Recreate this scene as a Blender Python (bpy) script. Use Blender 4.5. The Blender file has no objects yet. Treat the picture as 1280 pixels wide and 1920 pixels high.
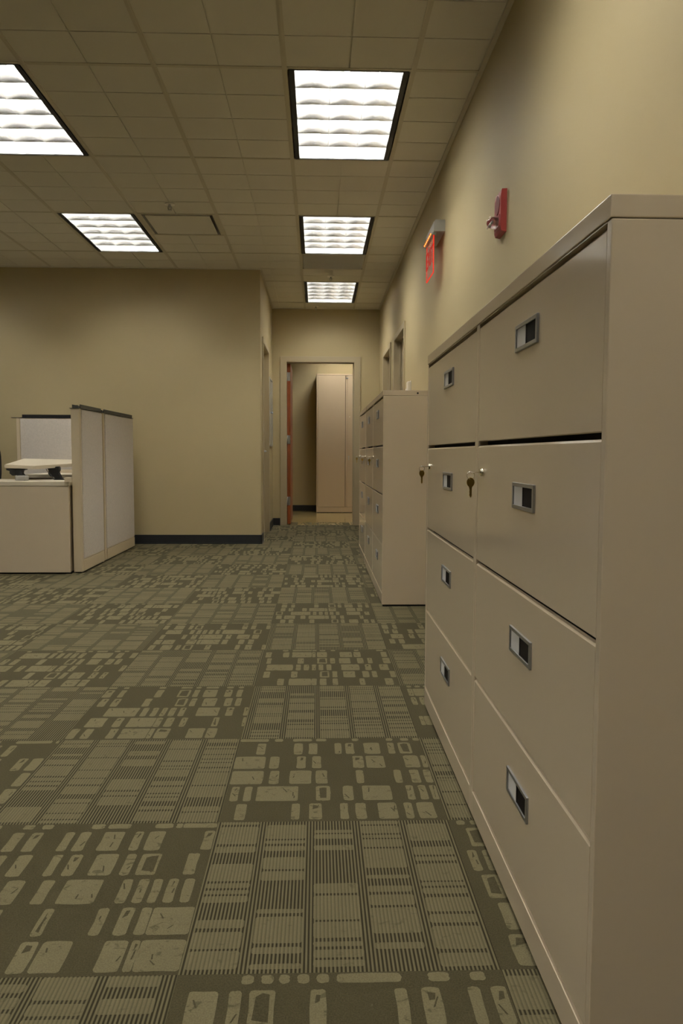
import bpy, bmesh, math, random
from mathutils import Matrix, Vector
random.seed(7)
scn = bpy.context.scene
col = scn.collection

# ------------------------------------------------------------------ camera
cam_data = bpy.data.cameras.new('camera')
cam_data.sensor_fit = 'VERTICAL'
cam_data.sensor_height = 24.0
cam_data.lens = 1467.19 * 24.0 / 1920.0
cam_data.clip_start = 0.05
cam = bpy.data.objects.new('camera', cam_data)
col.objects.link(cam)
PITCH, YAW, ROLL, ZC = -0.0738945, -0.0310715, -0.0038277, 0.96915
Rm = Matrix.Rotation(YAW, 3, 'Z') @ Matrix.Rotation(PITCH, 3, 'X') @ Matrix.Rotation(ROLL, 3, 'Y')
rt, fw, up = Rm @ Vector((1, 0, 0)), Rm @ Vector((0, 1, 0)), Rm @ Vector((0, 0, 1))
M = Matrix((rt, up, -fw)).transposed().to_4x4()
M.translation = Vector((0, 0, ZC))
cam.matrix_world = M
scn.camera = cam

# ------------------------------------------------------------------ world + exposure
w = bpy.data.worlds.new('world'); scn.world = w; w.use_nodes = True
w.node_tree.nodes['Background'].inputs[0].default_value = (0.0, 0.0, 0.0, 1)
w.node_tree.nodes['Background'].inputs[1].default_value = 0.0
scn.view_settings.view_transform = 'Standard'
scn.view_settings.look = 'None'
scn.view_settings.gamma = 1.0
scn.view_settings.use_curve_mapping = False
scn.view_settings.exposure = 0.0
TUBE_L = 69.0          # radiance of the fluorescent tubes
TUBE_COL = (1.0, 0.97, 0.90)
BACK_L = 88.0

# ------------------------------------------------------------------ room dimensions
XW = 0.835      # right wall
XC = 0.4127     # front of the file cabinets
XL = -0.605     # corridor's left wall
YM = 8.42       # big wall facing the camera
YE = 10.63      # end wall of the corridor
ZT = 2.90       # ceiling
XFAR, YBACK = -6.6, -3.2
TB = 0.65       # ceiling grid across
TX0 = -0.168    # a T-bar
FT = 0.30475
TY0 = 4.085     # a T-bar running across
CABH = 1.334

# ------------------------------------------------------------------ materials
def nodes_of(m):
    m.use_nodes = True
    return m.node_tree.nodes, m.node_tree.links

def mat(name, rgb, rough=0.6, metal=0.0, spec=0.5, noise=0.0, nscale=200.0, bump=0.0, bscale=None, emis=None, estr=0.0):
    m = bpy.data.materials.new(name)
    n, l = nodes_of(m)
    b = n['Principled BSDF']
    b.inputs['Base Color'].default_value = (*rgb, 1)
    b.inputs['Roughness'].default_value = rough
    b.inputs['Metallic'].default_value = metal
    b.inputs['Specular IOR Level'].default_value = spec
    if noise > 0 or bump > 0:
        tc = n.new('ShaderNodeTexCoord')
        nz = n.new('ShaderNodeTexNoise'); nz.inputs['Scale'].default_value = nscale
        nz.inputs['Detail'].default_value = 3
        l.new(tc.outputs['Object'], nz.inputs['Vector'])
    if noise > 0:
        mx = n.new('ShaderNodeMix'); mx.data_type = 'RGBA'
        mx.inputs[6].default_value = (*[c * (1 - noise) for c in rgb], 1)
        mx.inputs[7].default_value = (*[min(1, c * (1 + noise)) for c in rgb], 1)
        l.new(nz.outputs['Fac'], mx.inputs[0])
        l.new(mx.outputs[2], b.inputs['Base Color'])
    if bump > 0:
        nb = nz
        if bscale:
            nb = n.new('ShaderNodeTexNoise'); nb.inputs['Scale'].default_value = bscale
            l.new(tc.outputs['Object'], nb.inputs['Vector'])
        bp = n.new('ShaderNodeBump'); bp.inputs['Strength'].default_value = bump
        bp.inputs['Distance'].default_value = 0.002
        l.new(nb.outputs['Fac'], bp.inputs['Height'])
        l.new(bp.outputs['Normal'], b.inputs['Normal'])
    if emis:
        b.inputs['Emission Color'].default_value = (*emis, 1)
        b.inputs['Emission Strength'].default_value = estr
    return m

def light_mat(name, rgb, s):
    m = bpy.data.materials.new(name)
    n, l = nodes_of(m)
    n.remove(n['Principled BSDF'])
    e = n.new('ShaderNodeEmission')
    e.inputs[0].default_value = (*rgb, 1); e.inputs[1].default_value = s
    l.new(e.outputs[0], n['Material Output'].inputs[0])
    return m

WALL = mat('wall_paint', (0.45, 0.37, 0.205), 0.62, noise=0.03, nscale=3, bump=0.15, bscale=260)
WALLDK = mat('dark_olive_wall_paint', (0.13, 0.105, 0.055), 0.62)  # unseen walls darkened so that less light bounces back into the room
FRAME = mat('door_frame_paint', (0.42, 0.35, 0.225), 0.4)
DOORTAN = mat('door_leaf_tan', (0.43, 0.36, 0.23), 0.45, noise=0.05, nscale=4)
TILE = mat('ceiling_tile', (0.66, 0.62, 0.52), 0.9, noise=0.07, nscale=420, bump=0.5)
TBAR = mat('ceiling_bar_paint', (0.52, 0.47, 0.35), 0.5)
BASEB = mat('black_rubber', (0.008, 0.009, 0.011), 0.5)
CAB = mat('beige_steel_paint', (0.72, 0.60, 0.435), 0.12, noise=0.015, nscale=2.0)
CABTALL = mat('pale_beige_steel', (0.66, 0.52, 0.35), 0.4)
DARKGAP = mat('dark_interior', (0.006, 0.005, 0.005), 0.9)  # near-black that paints shade into cabinet gaps; also plinths and a screw
CHROME = mat('grey_metal', (0.42, 0.43, 0.45), 0.3, metal=0.9)
SATIN = mat('satin_steel', (0.62, 0.64, 0.67), 0.4, metal=0.6)
CARD = mat('white_card', (0.78, 0.76, 0.73), 0.7)
SLOT = mat('smoked_plastic', (0.009, 0.007, 0.007), 0.6, spec=0.08)
NICKEL = mat('nickel', (0.75, 0.70, 0.60), 0.2, metal=1.0)
BRASS = mat('brass', (0.62, 0.40, 0.10), 0.3, metal=1.0)
REDP = mat('red_enamel', (0.26, 0.022, 0.018), 0.5)
REDD = mat('dark_red_grille', (0.14, 0.012, 0.012), 0.5)
FABRIC = mat('speckled_panel_fabric', (0.63, 0.575, 0.51), 0.95, noise=0.16, nscale=90, bump=0.4, bscale=600)
PFRAME = mat('cubicle_frame_paint', (0.60, 0.50, 0.34), 0.45)
DESKM = mat('desk_laminate', (0.58, 0.48, 0.34), 0.45, noise=0.03, nscale=5)
DESKTOP = mat('pale_laminate', (0.68, 0.60, 0.46), 0.35)
BLACKP = mat('black_plastic', (0.006, 0.006, 0.007), 0.45)
CHARC = mat('charcoal_topper', (0.03, 0.028, 0.02), 0.5)
WOOD = mat('orange_stained_wood', (0.21, 0.050, 0.008), 0.45, noise=0.35, nscale=9)
WHITEP = mat('white_plastic', (0.86, 0.81, 0.72), 0.35)
VINYL = mat('cream_floor_tile', (0.45, 0.34, 0.14), 0.12, noise=0.06, nscale=6)
GREYPAN = mat('grey_panel', (0.33, 0.32, 0.29), 0.45)
ALU = mat('brushed_aluminium', (0.45, 0.45, 0.42), 0.4, metal=0.5)
TRIMBLK = mat('black_light_trim', (0.004, 0.004, 0.003), 0.6)
REFL = mat('white_reflector', (0.80, 0.80, 0.78), 0.5)
LOUV = mat('louver_semi_gloss', (0.80, 0.80, 0.79), 0.22, metal=0.82)
TUBE = light_mat('fluorescent_tube', TUBE_COL, TUBE_L)
TUBEB = light_mat('store_room_tube', TUBE_COL, BACK_L)
LED = light_mat('red_led', (1.0, 0.13, 0.01), 7.0)
EDGE = light_mat('lit_red_edge', (1.0, 0.045, 0.02), 0.9)
LETTER = light_mat('lit_red_letter', (1.0, 0.07, 0.05), 0.42)
BOARD = mat('glossy_pale_board', (0.36, 0.39, 0.40), 0.15)

def acrylic():
    m = bpy.data.materials.new('clear_red_tinted_acrylic')
    n, l = nodes_of(m)
    b = n['Principled BSDF']
    b.inputs['Base Color'].default_value = (0.75, 0.45, 0.40, 1); b.inputs['Roughness'].default_value = 0.1
    b.inputs['Emission Color'].default_value = (1.0, 0.08, 0.04, 1); b.inputs['Emission Strength'].default_value = 0.04
    t = n.new('ShaderNodeBsdfTransparent'); mx = n.new('ShaderNodeMixShader'); mx.inputs[0].default_value = 0.38
    l.new(t.outputs[0], mx.inputs[1]); l.new(b.outputs[0], mx.inputs[2]); l.new(mx.outputs[0], n['Material Output'].inputs[0])
    return m
ACRYL = acrylic()

def clear():
    m = bpy.data.materials.new('clear_lens')
    n, l = nodes_of(m)
    b = n['Principled BSDF']
    b.inputs['Base Color'].default_value = (0.9, 0.9, 0.9, 1); b.inputs['Roughness'].default_value = 0.05
    b.inputs['Transmission Weight'].default_value = 1.0; b.inputs['IOR'].default_value = 1.45
    return m
CLEAR = clear()

DARKC, LIGHTC = (0.052, 0.044, 0.023), (0.127, 0.111, 0.062)
def carpet_mat(name, kind):
    """kind: 'plain' dark pile, 'block' light pile, 'rib' strong ribs, 'ribblock' faint ribs"""
    m = bpy.data.materials.new(name)
    n, l = nodes_of(m)
    b = n['Principled BSDF']; b.inputs['Roughness'].default_value = 1.0
    b.inputs['Specular IOR Level'].default_value = 0.1
    tc = n.new('ShaderNodeTexCoord')
    fine = n.new('ShaderNodeTexNoise'); fine.inputs['Scale'].default_value = 330; fine.inputs['Detail'].default_value = 2
    l.new(tc.outputs['Object'], fine.inputs['Vector'])
    def mixc(f, a, c):
        x = n.new('ShaderNodeMix'); x.data_type = 'RGBA'
        if isinstance(f, float): x.inputs[0].default_value = f
        else: l.new(f, x.inputs[0])
        for i, v in ((6, a), (7, c)):
            if isinstance(v, tuple): x.inputs[i].default_value = (*v, 1)
            else: l.new(v, x.inputs[i])
        return x.outputs[2]
    def rng(v, a, b_, c=0.0, d=1.0):
        r = n.new('ShaderNodeMapRange'); r.inputs[1].default_value = a; r.inputs[2].default_value = b_
        r.inputs[3].default_value = c; r.inputs[4].default_value = d
        l.new(v, r.inputs[0]); return r.outputs[0]
    # scribbled dark marks in the light pile
    mp = n.new('ShaderNodeMapping'); mp.inputs['Scale'].default_value = (30, 48, 1); mp.inputs['Rotation'].default_value = (0, 0, 0.5)
    l.new(tc.outputs['Object'], mp.inputs['Vector'])
    scr = n.new('ShaderNodeTexNoise'); scr.inputs['Scale'].default_value = 1.0; scr.inputs['Detail'].default_value = 4
    scr.inputs['Distortion'].default_value = 1.2
    l.new(mp.outputs[0], scr.inputs['Vector'])
    lines = rng(scr.outputs['Fac'], 0.60, 0.68, 0.0, 0.6)
    wv = n.new('ShaderNodeTexWave'); wv.wave_type = 'BANDS'; wv.bands_direction = 'X'; wv.wave_profile = 'SIN'
    wv.inputs['Scale'].default_value = 0.314159 / 0.0079 * 1.0
    wv.inputs['Distortion'].default_value = 0.0
    l.new(tc.outputs['Object'], wv.inputs['Vector'])
    if kind == 'plain':
        c = mixc(rng(fine.outputs['Fac'], 0.3, 0.7), tuple(v * 0.8 for v in DARKC), tuple(v * 1.25 for v in DARKC))
    elif kind == 'block':
        c = mixc(rng(fine.outputs['Fac'], 0.3, 0.7), tuple(v * 0.82 for v in LIGHTC), tuple(v * 1.15 for v in LIGHTC))
        c = mixc(lines, c, DARKC)
    elif kind == 'rib':
        c = mixc(rng(wv.outputs['Fac'], 0.38, 0.62), tuple(v * 0.55 for v in DARKC), tuple(v * 0.86 for v in LIGHTC))
    else:
        c0 = mixc(rng(wv.outputs['Fac'], 0.15, 0.55), tuple(v * 0.72 for v in LIGHTC), tuple(v * 1.04 for v in LIGHTC))
        c0 = mixc(rng(fine.outputs['Fac'], 0.2, 0.8, 0, 0.25), c0, DARKC)
        c = mixc(rng(scr.outputs['Fac'], 0.62, 0.70, 0.0, 0.4), c0, DARKC)
    l.new(c, b.inputs['Base Color'])
    bp = n.new('ShaderNodeBump'); bp.inputs['Strength'].default_value = 0.35; bp.inputs['Distance'].default_value = 0.002
    hh = fine.outputs['Fac'] if kind in ('plain', 'block') else wv.outputs['Fac']
    l.new(hh, bp.inputs['Height']); l.new(bp.outputs['Normal'], b.inputs['Normal'])
    return m
C_PLAIN = carpet_mat('carpet_dark_pile', 'plain')
C_BLOCK = carpet_mat('carpet_light_block', 'block')
C_RIB = carpet_mat('carpet_ribbed_ground', 'rib')
C_RIBB = carpet_mat('carpet_ribbed_block', 'ribblock')

# ------------------------------------------------------------------ mesh helpers
class MB:
    def __init__(s, mats=None): s.bm = bmesh.new(); s.mats = mats or []
    def box(s, x0, x1, y0, y1, z0, z1, bev=0.0, mi=0, seg=2):
        r = bmesh.ops.create_cube(s.bm, size=1.0)
        vs = r['verts']
        for v in vs:
            v.co = Vector((x0 + (v.co.x + .5) * (x1 - x0), y0 + (v.co.y + .5) * (y1 - y0), z0 + (v.co.z + .5) * (z1 - z0)))
        fs = set(f for v in vs for f in v.link_faces)
        for f in fs: f.material_index = mi
        if bev > 0:
            es = list(set(e for v in vs for e in v.link_edges))
            bmesh.ops.bevel(s.bm, geom=es, offset=bev, segments=seg, affect='EDGES', profile=0.5, material=mi)
        return s
    def poly(s, pts, mi=0):
        f = s.bm.faces.new([s.bm.verts.new(p) for p in pts]); f.material_index = mi; return s
    def prism(s, pts, ext, mi=0):
        """pts: 3-D outline, ext: extrusion vector"""
        e = Vector(ext); a = [s.bm.verts.new(p) for p in pts]; b = [s.bm.verts.new(Vector(p) + e) for p in pts]
        n = len(a); fs = [s.bm.faces.new(a), s.bm.faces.new(b[::-1])]
        for i in range(n): fs.append(s.bm.faces.new([a[i], b[i], b[(i + 1) % n], a[(i + 1) % n]]))
        for f in fs: f.material_index = mi
        bmesh.ops.recalc_face_normals(s.bm, faces=fs)
        return s
    def tube(s, p0, p1, r0, r1=None, n=16, mi=0, cap=True):
        r1 = r0 if r1 is None else r1
        p0, p1 = Vector(p0), Vector(p1); d = p1 - p0
        q = d.to_track_quat('Z', 'Y').to_matrix().to_4x4()
        res = bmesh.ops.create_cone(s.bm, cap_ends=cap, segments=n, radius1=r0, radius2=r1, depth=d.length, matrix=Matrix.Translation((p0 + p1) / 2) @ q)
        for v in res['verts']:
            for f in v.link_faces: f.material_index = mi; f.smooth = len(f.verts) == 4
        return s
    def path(s, pts, r, n=8):
        for a, b in zip(pts[:-1], pts[1:]): s.tube(a, b, r, n=n)
        return s
    def sphere(s, c, r, sc=(1, 1, 1), n=20):
        res = bmesh.ops.create_uvsphere(s.bm, u_segments=n, v_segments=n // 2, radius=r, matrix=Matrix.Translation(c) @ Matrix.Diagonal((*sc, 1)))
        for v in res['verts']:
            for f in v.link_faces: f.smooth = True
        return s
    def torus(s, c, R, r, axis='X', n=28, m=8):
        c = Vector(c); vs = []
        for i in range(n):
            a = 2 * math.pi * i / n; ring = []
            for j in range(m):
                b = 2 * math.pi * j / m; q = R + r * math.cos(b); h = r * math.sin(b)
                p = {'X': (h, q * math.cos(a), q * math.sin(a)), 'Y': (q * math.cos(a), h, q * math.sin(a)), 'Z': (q * math.cos(a), q * math.sin(a), h)}[axis]
                ring.append(s.bm.verts.new(c + Vector(p)))
            vs.append(ring)
        for i in range(n):
            for j in range(m):
                f = s.bm.faces.new([vs[i][j], vs[(i + 1) % n][j], vs[(i + 1) % n][(j + 1) % m], vs[i][(j + 1) % m]]); f.smooth = True
        return s
    def build(s, name, m=None, parent=None, kind=None, label=None):
        me = bpy.data.meshes.new(name); s.bm.normal_update(); s.bm.to_mesh(me); s.bm.free()
        for x in (s.mats or [m]): me.materials.append(x)
        o = bpy.data.objects.new(name, me); col.objects.link(o)
        if parent: o.parent = parent
        if kind: o['kind'] = kind
        if label: o['label'] = label
        return o

def tag(o, label, cat, group=None):
    o['label'] = label; o['category'] = cat
    if group: o['group'] = group
    return o

def thing(name, label, cat, loc=(0, 0, 0), rz=0.0, group=None):
    o = bpy.data.objects.new(name, None); o.empty_display_size = 0.1; col.objects.link(o)
    o.location = loc; o.rotation_euler = (0, 0, rz)
    return tag(o, label, cat, group)

def struct(name, loc=(0, 0, 0)):
    o = bpy.data.objects.new(name, None); col.objects.link(o); o.location = loc; o['kind'] = 'structure'; return o

def copy_tree(o, parent=None):
    c = o.copy(); col.objects.link(c)
    if parent: c.parent = parent
    for ch in [x for x in bpy.data.objects if x.parent == o]: copy_tree(ch, c)
    return c

S = 'structure'
# ================================================================== SETTING
# ---- carpet floor
TS = 0.606; CX0 = -0.258; CY0 = 2.005
fl = MB([C_PLAIN, C_BLOCK, C_RIB, C_RIBB])
def rrect(x0, x1, y0, y1, z, mi, r=0.007):
    r = min(r, (x1 - x0) * .35, (y1 - y0) * .35)
    pts = []; jr = random.Random(int(x0 * 9973) ^ int(y0 * 7919)); J = .0016 if mi else 0
    for cx, cy, a0 in ((x1 - r, y1 - r, 0), (x0 + r, y1 - r, 90), (x0 + r, y0 + r, 180), (x1 - r, y0 + r, 270)):
        for k in range(3):
            a = math.radians(a0 + 45 * k); pts.append((cx + r * math.cos(a), cy + r * math.sin(a), z))
        # a wavering edge between the corners
        if mi == 1:
            ex, ey = {0: ((x0 + x1) / 2, y1), 90: (x0, (y0 + y1) / 2), 180: ((x0 + x1) / 2, y0), 270: (x1, (y0 + y1) / 2)}[a0]
            pts.append((ex + jr.uniform(-J, J), ey + jr.uniform(-J, J), z))
    fl.poly([(px + jr.uniform(-J, J) * .5, py + jr.uniform(-J, J) * .5, pz) for px, py, pz in pts], mi)
ROWS = [
    [(.10, .15, 0), (.30, .35, 0), (.38, .43, 0), (.52, .56, 0), (.58, .63, 0), (.68, .77, 0), (.81, .85, 0), (.87, .94, 1)],
    [(.0, .16, 0), (.18, .23, 0), (.32, .37, 0), (.40, .45, 0), (.61, .67, 0), (.68, .78, 0), (.88, .96, 0), (.97, 1., 0)],
    [(.0, .16, 0), (.19, .24, 0), (.29, .40, 0), (.42, .48, 0), (.62, .66, 1), (.81, .85, 0), (.89, .94, 0), (.96, 1., 0)],
    [(.02, .06, 0), (.08, .12, 0), (.14, .34, 0), (.42, .49, 1), (.55, .60, 0), (.64, .78, 0), (.85, .89, 0), (.91, .95, 0), (.965, 1., 1)],
    [(.06, .11, 0), (.31, .35, 0), (.39, .45, 0), (.53, .57, 0), (.60, .65, 0), (.70, .79, 0), (.82, .86, 0), (.88, .96, 1)],
]
for i in range(-11, 3):
    for j in range(-9, 15):
        x0 = CX0 + i * TS; y0 = CY0 + j * TS; x1 = x0 + TS; y1 = y0 + TS
        stripes = (i + j) % 2 == 1
        if x0 > XW: continue
        y1c = min(y1, YE + 0.03)
        if y0 >= y1c: continue
        fl.poly([(x0, y0, 0), (x1, y0, 0), (x1, y1c, 0), (x0, y1c, 0)], 2 if stripes else 0)
        rnd = random.Random(i * 131 + j * 17 + 5)
        if y0 < -0.6: continue
        if stripes:
            ph = rnd.uniform(-.02, .02)
            nc = 5
            for c in range(-1, nc + 1):
                a = x0 + ph + c * TS / nc + .010; b = a + TS / nc - .022
                a = max(a, x0 + .002); b = min(b, x1 - .002)
                if b - a < .012: continue
                y = y0 + rnd.uniform(0.0, .02)
                while y < y1 - .015:
                    h = rnd.choice((.016, .020, .024, .030, .040, .055, .075, .09))
                    yb = min(y + h, y1 - .002)
                    if rnd.random() < .84: rrect(a, b, y, yb, .0005, 3, .006)
                    y = yb + rnd.choice((.006, .008, .009, .012, .030))
        else:
            flip = rnd.random() < .4; shift = rnd.random() if not (i == 0 and j == 0) else 0
            order = list(range(5))
            if not (i == 0 and j == 0): rnd.shuffle(order)
            else: order = [4, 3, 2, 1, 0]; flip = False
            hr = TS / 5.35
            rows = [(y0 + .010 + k * hr, hr * .85, ROWS[r]) for k, r in enumerate(order)] + [(y0 + .010 + 5 * hr, hr * .22, ROWS[rnd.randrange(5)])]
            for (ya, hh, row) in rows:
                for (u0, u1, outl) in row:
                    if flip: u0, u1 = 1 - u1, 1 - u0
                    if shift:
                        u0 = u0 + shift; u1 = u1 + shift
                        if u0 >= 1: u0 -= 1; u1 -= 1
                        u1 = min(u1, 1.0)
                    a, b = x0 + u0 * TS + .001, x0 + u1 * TS - .001
                    if b - a < .008: continue
                    yb = min(ya + hh, y1 - .001)
                    rrect(a, b, ya, yb, .0005, 1)
                    q = lambda: rnd.uniform(-.003, .003)
                    for _ in range(int((b - a) / .05) + (rnd.random() < .5) if hh > .05 else 0):
                        sx, sy = rnd.uniform(a + .008, b - .008), rnd.uniform(ya + .01, yb - .03); sl = rnd.uniform(.012, .028)
                        dx = rnd.uniform(-.012, .012); dx = max(a + .003, min(b - .005, sx + dx)) - sx
                        fl.poly([(sx, sy, .0012), (sx + .0035, sy + .001, .0012), (sx + dx + .002, sy + sl, .0012), (sx + dx - .001, sy + sl, .0012)], 0)
                    if outl and hh > .05 and rnd.random() < .7:
                        fl.poly([(a + .009 + q(), ya + .018 + q(), .001), (b - .008 + q(), ya + .013 + q(), .001), (b - .010 + q(), yb - .012 + q(), .001), ((a + b) / 2, yb - .010 + q(), .001), (a + .009 + q(), yb - .018 + q(), .001)], 0)
                    elif b - a < .05 and hh > .05 and rnd.random() < .35:
                        fl.poly([(a + .009 + q(), yb - .036 + q(), .001), (b - .010 + q(), yb - .030 + q(), .001), (b - .009 + q(), yb - .014 + q(), .001), (a + .012 + q(), yb - .012 + q(), .001)], 0)
fl.build('floor', kind=S)
MB().box(-1.5, 1.7, YE + .03, 13.45, -.01, 0.0).build('floor_store_room', VINYL, kind=S)

# ---- walls
def wall_boxes(name, boxes, m=WALL):
    b = MB()
    for q in boxes: b.box(*q)
    return b.build(name, m, kind=S)
WT = 0.13
RD = [(7.57, 8.50), (9.00, 9.88)]      # clear openings in the right wall
RZ = 2.185
wall_boxes('wall_right', [
    (XW, XW + WT, YBACK, RD[0][0], 0, ZT + .2), (XW, XW + WT, RD[0][0], RD[0][1], RZ, ZT + .2),
    (XW, XW + WT, RD[0][1], RD[1][0], 0, ZT + .2), (XW, XW + WT, RD[1][0], RD[1][1], RZ, ZT + .2),
    (XW, XW + WT, RD[1][1], YE, 0, ZT + .2)])
ED = (-.418, .497); EZ = 2.205
wall_boxes('wall_end', [
    (XL - WT, ED[0], YE, YE + WT, 0, ZT + .2), (ED[1], XW + WT, YE, YE + WT, 0, ZT + .2), (ED[0], ED[1], YE, YE + WT, EZ, ZT + .2)])
LD = (8.73, 9.70)
wall_boxes('wall_corridor_left', [
    (XL - WT, XL, YM, LD[0], 0, ZT + .2), (XL - WT, XL, LD[0], LD[1], RZ, ZT + .2), (XL - WT, XL, LD[1], YE, 0, ZT + .2)])
wall_boxes('wall_front', [(XFAR, XL - WT, YM, YM + WT, 0, ZT + .2)])
wall_boxes('wall_left', [(XFAR - WT, XFAR, YBACK, YM + WT, 0, ZT + .2)], WALLDK)
wall_boxes('wall_back', [(XFAR, XW, YBACK - WT, YBACK, 0, ZT + .2)], WALLDK)
wall_boxes('wall_store_room', [
    (-1.5, 1.7, 13.35, 13.45, 0, 3.1), (-1.6, -1.5, YE + WT, 13.45, 0, 3.1), (1.6, 1.7, YE + WT, 13.35, 0, 3.1)])
MB().box(-1.6, 1.7, YE + WT, 13.45, 3.04, 3.1).build('ceiling_store_room', TILE, kind=S)

# ---- baseboards
BH, BT = .098, .010
def bb(name, x0, x1, y0, y1):
    MB().box(x0, x1, y0, y1, 0, BH, .003).box(x0 - .004 * (x1 - x0 < .05), x1 + .004 * (x1 - x0 < .05), y0 - .004 * (y1 - y0 < .05), y1, 0, .012).build(name, BASEB, kind=S)
bb('baseboard_front', XFAR, XL + BT, YM - BT, YM)
bb('baseboard_corridor_left', XL, XL + BT, YM - BT, LD[0] - .055)
bb('baseboard_corridor_left.001', XL, XL + BT, LD[1] + .07, YE)
bb('baseboard_end', XL, ED[0] - .085, YE - BT, YE)
bb('baseboard_end.001', ED[1] + .085, XW, YE - BT, YE)
bb('baseboard_right', XW - BT, XW, YBACK, RD[0][0] - .06)
bb('baseboard_store_room', -1.5, 1.6, 13.35 - BT, 13.35)

# ---- doors: frames (steel casings), leaves
def frame_x(x, sgn, y0, y1, z1, cw, parent):
    """casing round an opening in a wall x = const; sgn = side facing the room; lines the opening with a stop"""
    b = MB(); t = .014
    xa, xb = sorted((x, x + sgn * t)); xi, xo = sorted((x - sgn * (WT), x + sgn * t))
    b.box(xa, xb, y0 - cw, y0, 0, z1 + cw, .002); b.box(xa, xb, y1, y1 + cw, 0, z1 + cw, .002); b.box(xa, xb, y0 - .001, y1 + .001, z1, z1 + cw, .002)
    b.box(xi, xo, y0, y0 + .006, 0, z1); b.box(xi, xo, y1 - .006, y1, 0, z1); b.box(xi, xo, y0, y1, z1 - .006, z1)
    s0, s1 = sorted((x - sgn * .045, x - sgn * .062))
    b.box(s0, s1, y0, y0 + .02, 0, z1); b.box(s0, s1, y1 - .02, y1, 0, z1); b.box(s0, s1, y0, y1, z1 - .02, z1)
    return b.build('door_frame', FRAME, parent)
for k, (a, b_) in enumerate(RD):
    d = struct('door_%d' % (k + 1), (0, 0, 0))
    frame_x(XW, -1, a, b_, RZ, .05, d)
    MB().box(XW + .064, XW + .105, a + .009, b_ - .009, .01, RZ - .009, .002).build('door_leaf', DOORTAN, d)
    h = MB(); h.tube((XW + .064, a + .08, 1.0), (XW + .02, a + .08, 1.0), .011); h.tube((XW + .022, a + .08, 1.0), (XW + .022, a + .19, 1.0), .009)
    h.build('door_handle', SATIN, d)
d = struct('door_3')
frame_x(XL, 1, LD[0], LD[1], RZ + .01, .05, d)
MB().box(XL - .105, XL - .064, LD[0] + .009, LD[1] - .009, .01, RZ, .002).build('door_leaf', DOORTAN, d)
h = MB(); h.tube((XL - .064, LD[1] - .08, 1.0), (XL - .02, LD[1] - .08, 1.0), .011); h.tube((XL - .022, LD[1] - .08, 1.0), (XL - .022, LD[1] - .19, 1.0), .009)
h.build('door_handle', SATIN, d)
# open store-room door in the end wall
d = struct('door_4')
b = MB(); cw = .082
b.box(ED[0] - cw, ED[0], YE - .014, YE, 0, EZ + .068, .002); b.box(ED[1], ED[1] + cw, YE - .014, YE, 0, EZ + .068, .002)
b.box(ED[0] - .001, ED[1] + .001, YE - .014, YE, EZ, EZ + .068, .002)
b.box(ED[0] - .002, ED[0] + .006, YE - .013, YE + WT, 0, EZ); b.box(ED[1] - .006, ED[1], YE - .013, YE + WT, 0, EZ); b.box(ED[0], ED[1], YE - .013, YE + WT, EZ - .008, EZ)
b.box(ED[1] - .02, ED[1], YE + .06, YE + .078, 0, EZ); b.box(ED[0], ED[1], YE + .06, YE + .078, EZ - .02, EZ)
b.build('door_frame', FRAME, d)
MB().box(ED[0] + .008, ED[0] + .053, YE + .088, YE + .985, .012, EZ - .015, .002).build('door_leaf', WOOD, d, label='orange-stained wooden leaf standing open')
for z in (2.012, 1.163, .326):
    h = MB(); h.box(ED[0] + .007, ED[0] + .050, YE + .084, YE + .089, z - .058, z + .058, .001)
    h.tube((ED[0] + .012, YE + .082, z - .058), (ED[0] + .012, YE + .082, z + .058), .006)
    for q in (-.035, 0, .035): h.tube((ED[0] + .036, YE + .083, z + q), (ED[0] + .036, YE + .085, z + q), .005, n=8)
    h.build('hinge', CHROME, d)

# ---- ceiling: tiles scored in one-foot strips, T-bars
LIGHTS = []     # (ix of T-bar left, iy of T-bar row) ; a cell is TB wide, 4 feet long
for iy in (0, 2, 4): LIGHTS.append((0, iy))
for iy in (0, 2): LIGHTS.append((-3, iy))
LIGHTS += [(0, -2), (-3, -2), (-6, -2), (0, -4), (-3, -4)]
LIGHTS += [(-6, 0), (-6, 2)]
def tbx(k): return TX0 + k * TB
def tby(k): return TY0 + k * 4 * FT
VENTS = {(-2, 2): (0, 2), (0, 3): (0, 2)}   # cell -> the half (in one-foot rows) it takes up
cl = MB()
for ix in range(-10, 2):
    for iy in range(-6, 6):
        if (ix, iy) in LIGHTS: continue
        for sx in range(2):
            for sy in range(4):
                if (ix, iy) in VENTS and VENTS[(ix, iy)][0] <= sy < VENTS[(ix, iy)][1]: continue
                x0 = tbx(ix) + sx * TB / 2; x1 = x0 + TB / 2; y0 = tby(iy) + sy * FT; y1 = y0 + FT
                ymax = YM if x1 < XL + .01 else YE
                x1 = min(x1, XW); y1 = min(y1, YE if x0 > XL - TB / 2 else YM)
                if x1 - x0 < .02 or y1 - y0 < .02: continue
                cl.box(x0, x1, y0, y1, ZT + .006, ZT + .018)
                g = .0035
                cl.box(x0 + g, x1 - g, y0 + g, y1 - g, ZT, ZT + .0065)
cl.build('ceiling', TILE, kind=S)
g = MB()
for ix in range(-9, 2):
    x = tbx(ix); g.box(x - .013, x + .013, YBACK, YE if x > XL else YM, ZT - .003, ZT + .001)
    g.box(x - .004, x + .004, YBACK, YE if x > XL else YM, ZT - .0045, ZT - .003)
for iy in range(-5, 6):
    y = tby(iy); x0 = XFAR if y < YM else XL
    g.box(x0, XW, y - .012, y + .012, ZT - .0028, ZT + .001)
g.box(tbx(-2), tbx(-1), tby(2) + 2 * FT - .012, tby(2) + 2 * FT + .012, ZT - .0028, ZT + .001)
g.box(tbx(0), tbx(1), tby(3) + 2 * FT - .012, tby(3) + 2 * FT + .012, ZT - .0028, ZT + .001)
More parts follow.
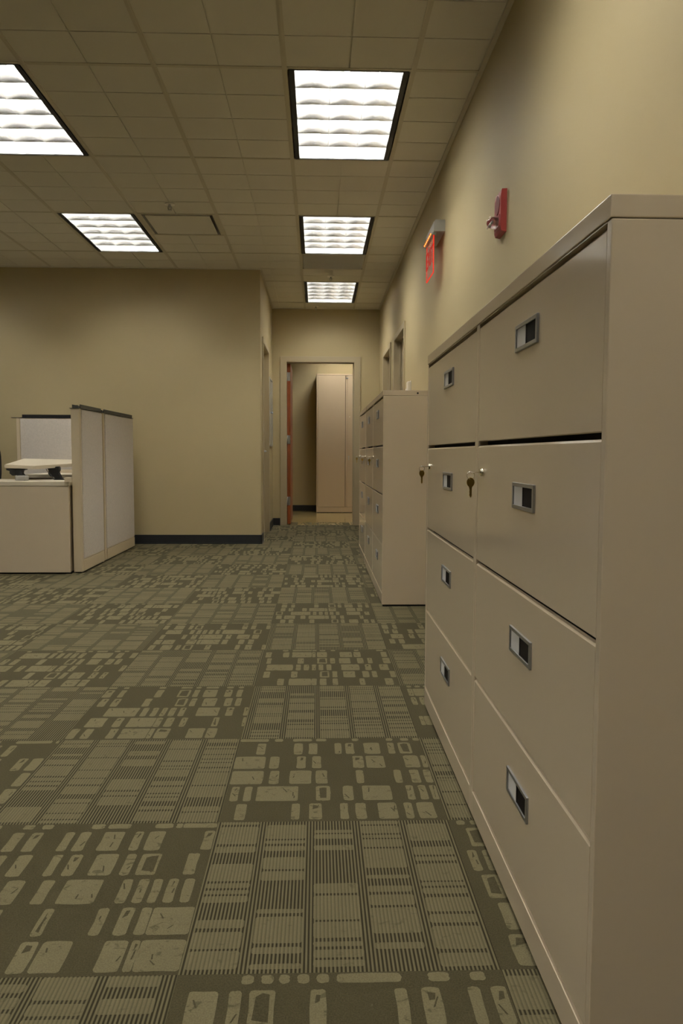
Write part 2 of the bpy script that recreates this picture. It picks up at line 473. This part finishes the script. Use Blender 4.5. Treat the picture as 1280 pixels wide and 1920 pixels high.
g.box(XW - .024, XW, YBACK, YE, ZT - .004, ZT + .001); g.box(XL, XW, YE - .022, YE, ZT - .004, ZT + .001)
g.box(XFAR, XL, YM - .022, YM, ZT - .004, ZT + .001); g.box(XL, XL + .022, YM, YE, ZT - .004, ZT + .001)
g.build('trim_1', TBAR, kind=S)
MB().box(XFAR, XW, YBACK, YE, ZT + .19, ZT + .2).build('ceiling_deck', TILE, kind=S)

# ================================================================== CEILING LIGHTS
def make_light(tube_mat=TUBE):
    W, L = .607, 1.205
    t = thing('ceiling_light', '', 'ceiling light')
    f = MB(); bw = .027
    for s in (-1, 1):
        a, b_ = sorted((s * W / 2, s * (W / 2 - bw))); f.box(a, b_, -L / 2, L / 2, -.004, .006)
        a, b_ = sorted((s * (W / 2 - bw), s * (W / 2 - bw + .003))); f.box(a, b_, -L / 2, L / 2, -.004, .035)
        a, b_ = sorted((s * L / 2, s * (L / 2 - .012))); f.box(-W / 2, W / 2, a, b_, -.004, .006)
    f.build('frame', TRIMBLK, t)
    wi, li, H = W / 2 - bw, L / 2 - .012, .125
    h = MB(); h.box(-wi - .004, wi + .004, -li, li, H, H + .004)
    for s in (-1, 1):
        a, b_ = sorted((s * wi, s * (wi + .004))); h.box(a, b_, -li, li, .006, H)
        a, b_ = sorted((s * li, s * (li + .004))); h.box(-wi, wi, a, b_, .006, H)
    h.build('reflector_housing', REFL, t)
    lv = MB(); cw = 2 * wi / 3; cl_ = 2 * li / 6; bh = .070
    def blade(along, c, ln, side=0):
        """curved V blade: thin at the bottom lip, wide at the top; side -1/+1 builds only a half, against the rim"""
        N = 5; prof = []
        for k in range(N + 1):
            u = k / N; prof.append((.0012 + (.006 if side == 0 else .004) * u ** 1.2, u * bh))
        for sg in ((-1, 1) if side == 0 else (side,)):
            vs = []
            for end in (-ln / 2, ln / 2):
                row = []
                for (o, z) in prof:
                    p = (c + sg * o, end, z) if along == 'Y' else (end, c + sg * o, z)
                    row.append(lv.bm.verts.new(p))
                vs.append(row)
            for k in range(N):
                fc = lv.bm.faces.new([vs[0][k], vs[0][k + 1], vs[1][k + 1], vs[1][k]]); fc.smooth = True
        if side == 0:
            if along == 'Y': lv.box(c - .0012, c + .0012, -ln / 2, ln / 2, -.0005, .001)
            else: lv.box(-ln / 2, ln / 2, c - .0012, c + .0012, -.0005, .001)
    for c in (-cw / 2, cw / 2): blade('Y', c, 2 * li)
    blade('Y', -wi, 2 * li, 1); blade('Y', wi, 2 * li, -1)
    for k in range(1, 6): 
        # cross blades bow: each cell gets an arched blade
        y = -li + k * cl_
        for q in range(3):
            xc = -wi + (q + .5) * cw; N = 10; P = 7
            for sg in (-1, 1):
                rows = []
                for a in range(N + 1):
                    u = a / N * 2 - 1; x = xc + u * cw / 2; arch = (1 - u * u)
                    row = []
                    for e in range(P + 1):
                        v = e / P; z = v ** 1.4 * bh; v = v ** 1.4; o = .0012 + (.003 + .0175 * arch) * v ** .5
                        row.append(lv.bm.verts.new((x, y + sg * o, z)))
                    rows.append(row)
                for a in range(N):
                    for e in range(P):
                        fc = lv.bm.faces.new([rows[a][e], rows[a][e + 1], rows[a + 1][e + 1], rows[a + 1][e]]); fc.smooth = True
        lv.box(-wi, wi, y - .0012, y + .0012, -.0005, .001)
    blade('X', -li, 2 * wi, 1); blade('X', li, 2 * wi, -1)
    lv.build('louver', LOUV, t)
    for q in range(3):
        MB().tube((-wi + (q + .5) * cw, -li + .02, .092), (-wi + (q + .5) * cw, li - .02, .092), .0135, n=12).build('fluorescent_tube', tube_mat, t)
    return t
LLAB = {
    (0, 0): 'largest lit ceiling light of the corridor column, nearest the camera',
    (0, 2): 'lit ceiling light second in the corridor column, just before the grey ceiling panel',
    (0, 4): 'smallest lit ceiling light at the corridor end above the doorway wall',
    (-3, 0): 'bright ceiling light cut off by the left edge of the picture',
    (-3, 2): 'lit ceiling light over the cubicle, directly left of the ceiling air vent',
}
proto = None
for (ix, iy) in LIGHTS:
    c = (tbx(ix) + TB / 2, tby(iy) + 2 * FT, ZT)
    o = proto if False else (make_light() if proto is None else copy_tree(proto))
    if proto is None: proto = o
    o.location = c
    o['label'] = LLAB.get((ix, iy), 'recessed ceiling light out of frame above and behind the camera')
    o['category'] = 'ceiling light'; o['group'] = 'recessed ceiling lights'
o = make_light(TUBEB); o.location = (0.45, 12.42, 2.90)
tag(o, 'ceiling light inside the small store room, hidden by the door head', 'ceiling light')

# ---- air vent, grey panel, sprinklers
t = thing('air_vent', 'square plaque air vent with dark slot in the left ceiling', 'air vent', (tbx(-2) + TB / 2, tby(2) + FT, ZT))
v = MB(); e = .305
v.box(-.32, -.288, -e, e, -.001, .004); v.box(.288, .32, -e, e, -.001, .004); v.box(-.32, .32, -e, -e + .02, -.001, .004); v.box(-.32, .32, e - .02, e, -.001, .004)
v.build('vent_frame', TBAR, t)
v = MB()
for s in (-1, 1):
    v.prism([(s * .288, -e + .02, 0), (s * .288, e - .02, 0), (s * .22, e - .08, .09), (s * .22, -e + .08, .09)], (0, 0, .003))
    v.prism([(-.288, s * (e - .02), 0), (.288, s * (e - .02), 0), (.22, s * (e - .08), .09), (-.22, s * (e - .08), .09)], (0, 0, .003))
v.box(-.22, .22, -.225, .225, .09, .095)
v.build('vent_throat', GREYPAN, t)
MB().box(-.262, .262, -.262, .262, -.006, .004, .003).build('vent_plaque', TILE, t)
t = thing('ceiling_panel', 'plain grey ceiling panel between the two farthest corridor lights', 'ceiling panel', (tbx(0) + TB / 2, tby(3) + FT, ZT))
MB().box(-.30, .30, -.292, .292, -.004, .006, .002).build('panel_face', GREYPAN, t)
MB().box(-.32, .32, -.305, .305, .006, .012).build('panel_back', TBAR, t)
def sprinkler(x, y, label):
    t = thing('sprinkler', label, 'sprinkler', (x, y, ZT), 0, 'ceiling sprinklers')
    MB().tube((0, 0, -.006), (0, 0, 0), .040, .036, 24).build('escutcheon', WHITEP, t)
    b = MB(); b.tube((0, 0, -.028), (0, 0, -.006), .009, n=10); b.path([(.010, 0, -.018), (.014, 0, -.032), (.004, 0, -.045)], .003, 6); b.path([(-.010, 0, -.018), (-.014, 0, -.032), (-.004, 0, -.045)], .003, 6)
    b.build('sprinkler_body', ALU, t)
    b = MB(); b.tube((0, 0, -.048), (0, 0, -.045), .016, n=12); b.build('deflector', ALU, t)
    return t
sprinkler(-1.147, 6.27, 'small ceiling sprinkler just in front of the air vent')
sprinkler(.144, 8.69, 'tiny ceiling sprinkler between the grey panel and the last corridor light')
sprinkler(-.022, 10.42, 'tiny ceiling sprinkler right before the end wall of the corridor')

# ================================================================== FILE CABINETS
CW = .914; CD = .418
DZ = [(1.004, 1.292), (.698, .992), (.390, .688), (.088, .380)]
def make_cabinet():
    """origin: front near corner on the floor; front faces -X"""
    t = thing('file_cabinet', '', 'file cabinet')
    b = MB()
    H = CABH - .033
    b.box(0, CD, 0, .018, .012, H, .0015); b.box(0, CD, CW - .0185, CW - .0005, .012, H, .0015)
    b.box(0, CD, .0181, CW - .0186, .012, .076, .0015)
    b.box(CD - .003, CD, .018, CW - .018, .076, H)
    b.box(.0, CD, .018, CW - .018, H - .002, H)
    b.build('body', CAB, t)
    v = MB(); v.box(.026, .03, .018, CW - .018, .076, H - .002)  # black sheet puts the shade of the drawer gaps into colour
    v.box(.006, CD - .01, .006, CW - .006, .0, .012)
    v.build('inner_shell', DARKGAP, t, label='black recess behind the drawer gaps')
    for k, (z0, z1) in enumerate(DZ):
        dr = MB()
        # front with rounded outer edges and a sloping upper lip
        y0, y1 = .021, CW - .0215
        dr.prism([(.001, y0, z0), (.001, y0, z1 - .004), (.004, y0, z1), (.010, y0, z1 + .001), (.023, y0, z1 - .006), (.023, y0, z0), (.004, y0, z0 - .002)], (0, y1 - y0, 0))
        dr = dr.build('drawer', CAB, t)
        cy = .440; cz = z1 - .085 - (.022 if k else 0) ; hw, hh = .081, .027
        f = MB(); x0, x1 = -.0035, .004
        f.box(x0, x1, cy - hw, cy + hw, cz + hh - .008, cz + hh, .001); f.box(x0, x1, cy - hw, cy + hw, cz - hh, cz - hh + .008, .001)
        f.box(x0, x1, cy - hw, cy - hw + .010, cz - hh + .006, cz + hh - .006, .001); f.box(x0, x1, cy + hw - .010, cy + hw, cz - hh + .006, cz + hh - .006, .001)
        f.build('label_holder', CHROME, dr)
        MB().box(-.0010, .003, cy + .005, cy + hw - .009, cz - hh + .006, cz + hh - .006).build('label_card', CARD, dr)
        MB().box(-.0008, .003, cy - hw + .009, cy + .005, cz - hh + .006, cz + hh - .006).box(-.0014, 0, cy - .002, cy + .005, cz - hh + .007, cz + hh - .007).build('label_window', SLOT, dr)
    b = MB(); b.tube((.004, .828, .925), (-.006, .828, .925), .0095, n=20); b.tube((-.006, .828, .925), (-.0075, .828, .925), .0095, .0075, n=20)
    b.build('lock', NICKEL, t)
    return t
KEYG = 'keys left in the cabinet locks'
def key_shape(head_r, ln, th, matx):
    """a key in the YZ plane hanging down from the origin (hole in the bow)"""
    b = MB()
    pts = []
    for k in range(15):
        a = math.radians(-62 + 304 * k / 14); pts.append((-th / 2, head_r * .95 * math.cos(a), -head_r * 1.0 + head_r * 1.15 * math.sin(a)))
    zb = -head_r * 2.0
    pts += [(-th / 2, -.0033, zb - .004), (-th / 2, -.0033, zb - ln), (-th / 2, 0, zb - ln - .004)]
    z = zb - ln; y = .0033
    for k in range(5):
        pts.append((-th / 2, y - .0012 * (k % 2), z + .003)); z += ln / 6
    pts.append((-th / 2, .0033, zb - .004))
    b.prism(pts, (th, 0, 0))
    return b
def make_keys():
    t = thing('key_ring', '', 'keys', group=KEYG)
    k = MB(); k.box(-.014, 0, -.0035, .0035, -.0011, .0011); k.box(-.029, -.014, -.0085, .0085, -.0013, .0013, .001)
    k.build('inserted_key', NICKEL, t)
    MB().torus((-.023, 0, -.0075), .0095, .0009, 'Y').build('ring', NICKEL, t)
    hk = key_shape(.0105, .024, .0022, BRASS).build('hanging_key', BRASS, t)
    hk.location = (-.023, 0, -.0145); hk.rotation_euler = (0, 0, math.radians(62))
    return t
NEARY = 1.1134; FARY = 4.925
cab0 = make_cabinet(); keys0 = make_keys()
spots = [
    (NEARY, 1.0, 'beige four-drawer file cabinet nearest the camera, with wide end panel showing', 'hanging brass key and ring in the lock of the nearest file cabinet'),
    (NEARY + CW, 1.0, 'beige four-drawer file cabinet second from the camera, joined under the same top', 'hanging brass key in the second cabinet lock, seen against the far cabinets end panel'),
    (FARY, 1.026, 'first file cabinet of the far row, its plain end panel facing the camera', 'brass key hanging in the lock of the far row\'s first cabinet'),
    (FARY + CW, 1.026, 'middle file cabinet in the far row of three', 'brass key hanging in the lock of the far row\'s middle cabinet'),
    (FARY + 2 * CW, 1.026, 'last file cabinet of the far row, closest to the open doorway', 'brass key hanging in the lock of the cabinet closest to the doorway')]
for i, (y, sc, lab, klab) in enumerate(spots):
    c = cab0 if i == 0 else copy_tree(cab0)
    c.location = (XC, y, 0); c.scale = (1, 1, sc)
    c['label'] = lab; c['category'] = 'file cabinet'; c['group'] = 'beige file cabinets along the right wall'
    k = keys0 if i == 0 else copy_tree(keys0)
    k.location = (XC - .0075, y + .828, .925 * sc); k['label'] = klab; k['category'] = 'keys'; k['group'] = KEYG
def cab_top(y0, n, sc, label):
    z0 = (CABH - .033) * sc + .0015; b = MB()
    b.box(-.002, CD, 0, n * CW - .001, z0, z0 + .032, .0015)
    o = b.build('cabinet_top', CAB); o.location = (XC, y0, 0)
    tag(o, label, 'cabinet top', 'shared steel cabinet tops'); return o
cab_top(NEARY, 2, 1.0, 'long beige steel top across the two nearest file cabinets')
o = cab_top(FARY, 3, 1.026, 'long beige steel top across the far row of three file cabinets')
sc_ = MB(); sc_.tube((.215, -.0015, (CABH - .017) * 1.026), (.215, .002, (CABH - .017) * 1.026), .006, n=12)
sc_.build('screw', DARKGAP, o)

# ================================================================== WALL DEVICES
# exit sign
t = thing('exit_sign', 'red edge-lit EXIT sign on a grey bracket high on the right wall', 'exit sign', (XW, 5.42, 2.43))
b = MB()
b.prism([(0, -.19, .0), (0, -.19, .074), (-.062, -.19, .074), (-.074, -.19, .060), (-.074, -.19, 0)], (0, .38, 0))
b.build('housing', ALU, t)
b = MB(); b.box(-.088, -.052, -.165, .165, -.016, .0, .004); b.build('led_channel', ALU, t)
MB().box(-.073, -.067, -.160, .160, -.258, -.018).build('acrylic_panel', ACRYL, t)
e = MB(); e.box(-.0735, -.0665, -.1625, -.160, -.258, -.018); e.box(-.0735, -.0665, -.1625, .1625, -.2605, -.258); e.box(-.0735, -.0665, .160, .1625, -.258, -.018)
e.build('lit_edge', EDGE, t)
for k in range(7):
    MB().sphere((-.0885, -.147 + k * .049, -.010), .0055, (.7, 1.2, 1), 12).build('led', LED, t)
cu = bpy.data.curves.new('exit_text', 'FONT'); cu.body = 'EXIT'; cu.size = .165; cu.extrude = .001; cu.align_x = 'CENTER'; cu.align_y = 'CENTER'
to = bpy.data.objects.new('exit_text', cu); col.objects.link(to)
dg = bpy.context.evaluated_depsgraph_get(); dg.update()
me = bpy.data.meshes.new_from_object(to.evaluated_get(dg)); bpy.data.objects.remove(to)
me.transform(Matrix(((0, 0, -1, -.075), (-1, 0, 0, 0), (0, 1, 0, -.135), (0, 0, 0, 1))))
me.materials.clear(); me.materials.append(LETTER)
lo = bpy.data.objects.new('exit_letters', me); col.objects.link(lo); lo.parent = t
# fire alarm
t = thing('fire_alarm', 'red fire alarm horn with clear strobe lens on the right wall', 'fire alarm', (XW, 3.585, 1.955))
b = MB(); b.prism([(0, -.062, 0), (-.022, -.062, .004), (-.027, -.062, .02), (-.027, -.062, .160), (-.023, -.062, .185), (0, -.062, .187)], (0, .124, 0))
b.build('housing', REDP, t)
b = MB(); b.tube((-.027, 0, .130), (-.0295, 0, .130), .043, .040, 32); b.build('horn_grille', REDD, t)
b = MB(); b.box(-.031, -.026, -.050, .050, .028, .080, .002); b.build('strobe_base', REDP, t)
b = MB(); b.sphere((-.040, 0, .054), .03, (1.2, 1.35, .85), 24); b.build('strobe_lens', CLEAR, t)
b = MB(); b.tube((-.052, -.022, .053), (-.052, .022, .053), .004, n=10); b.build('flash_tube', SATIN, t)
for s in (-1, 1):
    MB().sphere((-.066, s * .026, .070), .005, n=10).sphere((-.066, s * .026, .038), .005, n=10).build('lens_rivet', WHITEP, t)  # white beads painted in as the sparkles on the clear lens
# thermostat
t = thing('thermostat', 'small white wall control seen just above the far cabinets', 'thermostat', (XW, 7.05, 1.50))
MB().box(-.008, 0, -.045, .045, 0, .125, .003).build('backplate', WHITEP, t)
b = MB(); b.box(-.036, -.008, -.038, .038, .012, .118, .010, seg=3); b.build('cover', WHITEP, t)
MB().box(-.046, -.034, -.015, .015, .022, .055, .004).build('lever', WHITEP, t)
# board on corridor's left wall
t = thing('wall_board', 'narrow pale glossy board on the corridor\'s left wall beside the end doorway', 'board', (XL, 10.12, 1.08))
MB().box(0, .010, -.28, .28, 0, .83, .002).build('board_face', BOARD, t)
b = MB(); b.box(0, .016, -.295, -.28, -.015, .845, .002); b.box(0, .016, .28, .295, -.015, .845, .002); b.box(0, .016, -.28, .28, -.015, 0, .002); b.box(0, .016, -.28, .28, .83, .845, .002)
b.build('board_frame', ALU, t)
MB().tube((.010, .12, .42), (.03, .12, .42), .012, n=12).build('knob', SATIN, t)

# ================================================================== STORE-ROOM CABINET
t = thing('storage_cabinet', 'tall beige two-door steel cabinet inside the store room', 'cabinet', (-.015, 12.93, 0))
Wt, Ht, Dt = .96, 2.275, .41
b = MB(); b.box(0, Wt, 0.002, Dt, .008, .095, .002); b.box(0, .018, 0, Dt, .008, Ht, .002); b.box(Wt - .018, Wt, 0, Dt, .008, Ht, .002); b.box(.0, Wt, 0, Dt, Ht - .022, Ht, .002); b.box(.0, Wt, Dt - .01, Dt, .095, Ht)
b.build('body', CABTALL, t)
MB().box(.018, Wt - .018, .03, .035, .095, Ht - .022).box(.01, Wt - .01, .01, Dt - .01, 0, .008).build('inner_shell', DARKGAP, t)  # black sheet paints the shade in the door gaps, over a black plinth
d1 = MB().box(.021, .472, -.001, .02, .098, Ht - .026, .002).build('door', CABTALL, t)
d2 = MB().box(.509, Wt - .021, -.001, .02, .098, Ht - .026, .002).box(.479, .509, .012, .02, .098, Ht - .026).build('door', CABTALL, t)
MB().tube((.532, -.001, .93), (.532, -.012, .93), .009, n=12).box(.528, .536, -.018, -.011, .87, .935, .001).build('handle', SATIN, d2)
MB().tube((.545, -.001, 1.58), (.545, -.003, 1.58), .008, n=12).build('door_sticker', WHITEP, d2)  # white disc painted in for a shining dot on the door
MB().box(.480, .520, -.004, 0, Ht - .075, Ht - .058, .001).build('top_catch', CHROME, d2)

# ================================================================== CUBICLE
PX0, PX1 = -1.963, -1.895
def panel(y0, y1, label, post_near, gapfar=False):
    t = thing('cubicle_panel', label, 'cubicle panel', ((PX0 + PX1) / 2, y0, 0), 0, 'fabric partition panels of the cubicle')
    L = y1 - y0; hx = (PX1 - PX0) / 2
    b = MB(); b.box(-hx + .004, hx - .004, .003, L - .003, .010, 1.322, .002)
    b.box(-hx, hx, 0, .045 if post_near else .018, .010, 1.324, .003)
    b.box(-hx, hx, L - .012, L, .010, 1.324, .003)
    b.build('frame', PFRAME, t)
    a0 = .049 if post_near else .050
    for s in (-1, 1):
        x0, x1 = sorted((s * (hx - .006), s * (hx + .006)))
        MB().box(x0, x1, a0, L - .012, .112, 1.318, .005).build('fabric_face', FABRIC, t)
        x0, x1 = sorted((s * (hx - .006), s * (hx + .005)))
        MB().box(x0, x1, a0 if not post_near else .03, L - .004, .012, .104, .004).build('base_cover', PFRAME, t)
    b = MB(); b.box(-hx - .008, hx + .008, -.006, L, 1.324, 1.328); b.box(-hx + .012, -hx + .018, 0, L, 1.328, 1.354); b.box(hx - .010, hx - .004, .045, L - .004, 1.328, 1.358); b.box(-hx + .018, hx - .010, 0, .006, 1.328, 1.350)
    b.build('top_cap', CHARC, t)
    MB().box(-hx + .01, hx - .01, .01, L - .01, 0, .010).build('glide', BLACKP, t)
    return t
panel(6.335, 6.985, 'nearer fabric cubicle panel, its beige end post facing the camera', True)
panel(7.03, 8.14, 'farther fabric cubicle panel next to the big khaki wall', False)
MB().box(PX0 + .006, PX1 - .010, 6.986, 7.029, .0, 1.32, .002).build('connector_post', PFRAME)
tag(bpy.data.objects['connector_post'], 'slim beige post in the gap between the two side panels', 'post')
t = thing('cubicle_panel', 'rear cubicle panel facing the camera, with black top channel, left of the end post', 'cubicle panel', (-3.055, 8.09, 0), 0, 'fabric partition panels of the cubicle')
L = 1.080
MB().box(.003, L, .004, .056, .01, 1.322, .002).box(0, .035, 0, .06, .01, 1.324, .003).build('frame', PFRAME, t)
MB().box(.041, L, -.005, .006, .112, 1.316, .004).build('fabric_face', FABRIC, t)
MB().box(.041, L, .054, .065, .112, 1.316, .004).build('fabric_face', FABRIC, t)
MB().box(-.05, L, -.006, .066, 1.324, 1.328).box(.058, L, .004, .010, 1.328, 1.357).box(.058, L, .050, .056, 1.328, 1.357).build('top_cap', BLACKP, t)
MB().box(.02, L - .02, .01, .05, 0, .01).build('glide', BLACKP, t)
# near desk with its closed front
t = thing('desk', 'beige desk with a plain closed front, cut off by the left edge', 'desk', (-3.45, 6.28, 0))
W = -1.972 + 3.45
MB().box(0, W, 0, .60, .708, .742, .003).build('worktop', DESKTOP, t)
MB().box(0, W - .004, .004, .022, .014, .706, .002).build('front_panel', DESKM, t)
MB().box(.01, .028, .024, .58, .014, .706, .002).build('side_panel', DESKM, t)
MB().box(W - .03, W - .012, .024, .58, .014, .706, .002).build('side_panel', DESKM, t)
MB().box(.0, W, .03, .045, 0, .014).box(.012, .026, .045, .57, 0, .014).box(W - .028, W - .014, .045, .57, 0, .014).build('glide', BLACKP, t)
o = MB().box(-2.0, -1.942, 6.255, 6.279, .735, .776, .004).box(-2.0, -1.972, 6.28, 6.32, .7425, .776, .003).build('panel_bracket', PFRAME)
tag(o, 'small beige bracket block at the desk corner touching the cubicle post', 'bracket')
o = MB().box(-2.47, -2.385, 6.48, 6.56, .7425, .782, .006).build('small_box', GREYPAN)
tag(o, 'small grey box on the desk under the raised shelf', 'box')
# rear worktop
t = thing('desk', 'rear worktop with raised back edge along the rear cubicle panel', 'desk', (-2.73, 7.40, 0))
MB().box(0, .755, 0, .66, .735, .770, .003).build('worktop', DESKTOP, t)
MB().box(0, .755, .62, .66, .770, .80, .003).build('back_edge', DESKM, t)
MB().box(.02, .04, .03, .63, 0, .735, .002).build('side_panel', DESKM, t)
MB().box(0.71, .73, .03, .63, 0, .735, .002).build('side_panel', DESKM, t)
# raised tilted shelf on two black brackets
t = thing('raised_shelf', 'pale tilted platform shelf on two black brackets above the desk', 'shelf', (0, 0, 0))
b = MB()
pts = [(-2.600, 6.60, .860), (-2.350, 6.60, .848), (-1.972, 7.12, .880), (-1.972, 7.28, .893), (-2.69, 7.28, .905)]
b.prism([Vector(p) for p in pts], (0, 0, -.002)) if False else None
tp = [b.bm.verts.new((x, y, z + .012)) for x, y, z in pts]; bt = [b.bm.verts.new((x, y, z - .016)) for x, y, z in pts]
b.bm.faces.new(tp); b.bm.faces.new(bt[::-1])
for i in range(5): b.bm.faces.new([tp[i], bt[i], bt[(i + 1) % 5], tp[(i + 1) % 5]])
bmesh.ops.recalc_face_normals(b.bm, faces=b.bm.faces)
bmesh.ops.bevel(b.bm, geom=list(b.bm.edges), offset=.004, segments=2, affect='EDGES')
b.build('shelf_top', DESKTOP, t)
def brk(x, y, ztop, mirror=1):
    u = .00452
    P = [(-14, 0), (21, 0), (21, 2), (15, 4), (14, 9), (23, 23), (12, 23), (5, 13), (2, 14), (-3, 14), (-8, 10), (-8, 5), (-14, 3)]
    h = ztop - .7425
    q = [(x + a * u, y, ztop - c / 23 * h) for a, c in P]
    bb_ = MB(); bb_.prism(q, (0, .05, 0)); bb_.tube((x - 1 * u, y - .006, ztop - 9 / 23 * h), (x - 1 * u, y + .056, ztop - 9 / 23 * h), .022, n=20)
    return bb_.build('bracket', BLACKP, t)
brk(-2.53, 6.62, .838)
def brk2(x, y, ztop):
    P = [(-11, 0), (11, -2), (11, 6), (9, 9), (16, 23), (4, 23), (2, 18), (-5, 17), (-9, 12), (-8, 6)]
    h = ztop - .7425; u = .00455
    q = [(x + a * u, y, ztop - c / 23 * h) for a, c in P]
    return MB().prism(q, (0, .05, 0)).build('bracket', BLACKP, t)
brk2(-2.255, 6.76, .846)
MB().path([(-2.30, 6.72, .84), (-2.285, 6.70, .82), (-2.25, 6.68, .79), (-2.225, 6.66, .765), (-2.20, 6.62, .747), (-2.10, 6.64, .746)], .0025).build('cable', BLACKP, t)

# office chair, nearly all beyond the left edge
t = thing('office_chair', 'black office chair, only its backrest edge showing at the left edge', 'chair', (-3.048, 7.37, 0), 0)
b = MB(); b.box(-.24, .24, -.23, .23, .44, .52, .035, seg=4); b.build('seat', BLACKP, t)
b = MB()
N, Mv = 14, 16; grid = []
for side in (0, 1):
    g_ = []
    for i in range(Mv + 1):
        v = i / Mv * 2 - 1; hw = .235 * (1 - abs(v) ** 3.2) ** .5 if abs(v) < 1 else .0
        row = []
        for j in range(N + 1):
            u_ = j / N * 2 - 1; x = u_ * max(hw, .01); edge = (1 - u_ * u_) * (1 - v * v)
            y = -.24 + .05 * (u_ * u_) * -1 + (-1 if side else 1) * .028 * max(edge, 0) ** .5
            row.append(b.bm.verts.new((x, y, .86 + .30 * v)))
        g_.append(row)
    grid.append(g_)
for g_ in grid:
    for i in range(Mv):
        for j in range(N):
            f = b.bm.faces.new([g_[i][j], g_[i][j + 1], g_[i + 1][j + 1], g_[i + 1][j]]); f.smooth = True
b.build('backrest', BLACKP, t)
MB().box(-.03, .03, -.285, -.262, .42, .74, .008).box(-.03, .03, -.28, .0, .42, .445, .006).build('back_bracket', BLACKP, t)
MB().tube((0, 0, .10), (0, 0, .44), .028).build('gas_column', BLACKP, t)
for k in range(5):
    a = math.radians(72 * k + 10); c, s = math.cos(a), math.sin(a)
    lg = MB().tube((0, 0, .11), (.30 * c, .30 * s, .075), .026, .016).build('leg', BLACKP, t)
    MB().tube((.30 * c - .02 * s, .30 * s + .02 * c, .028), (.30 * c + .02 * s, .30 * s - .02 * c, .028), .028).tube((.30 * c, .30 * s, .03), (.30 * c, .30 * s, .075), .006).build('caster', BLACKP, lg)
for s in (-1, 1):
    MB().box(s * .27 - .03, s * .27 + .03, -.14, .12, .66, .69, .010).box(s * .27 - .015, s * .27 + .015, -.02, .02, .47, .66, .004).box(min(s*.2, s*.285), max(s*.2, s*.285), -.02, .02, .45, .475, .004).build('armrest', BLACKP, t)
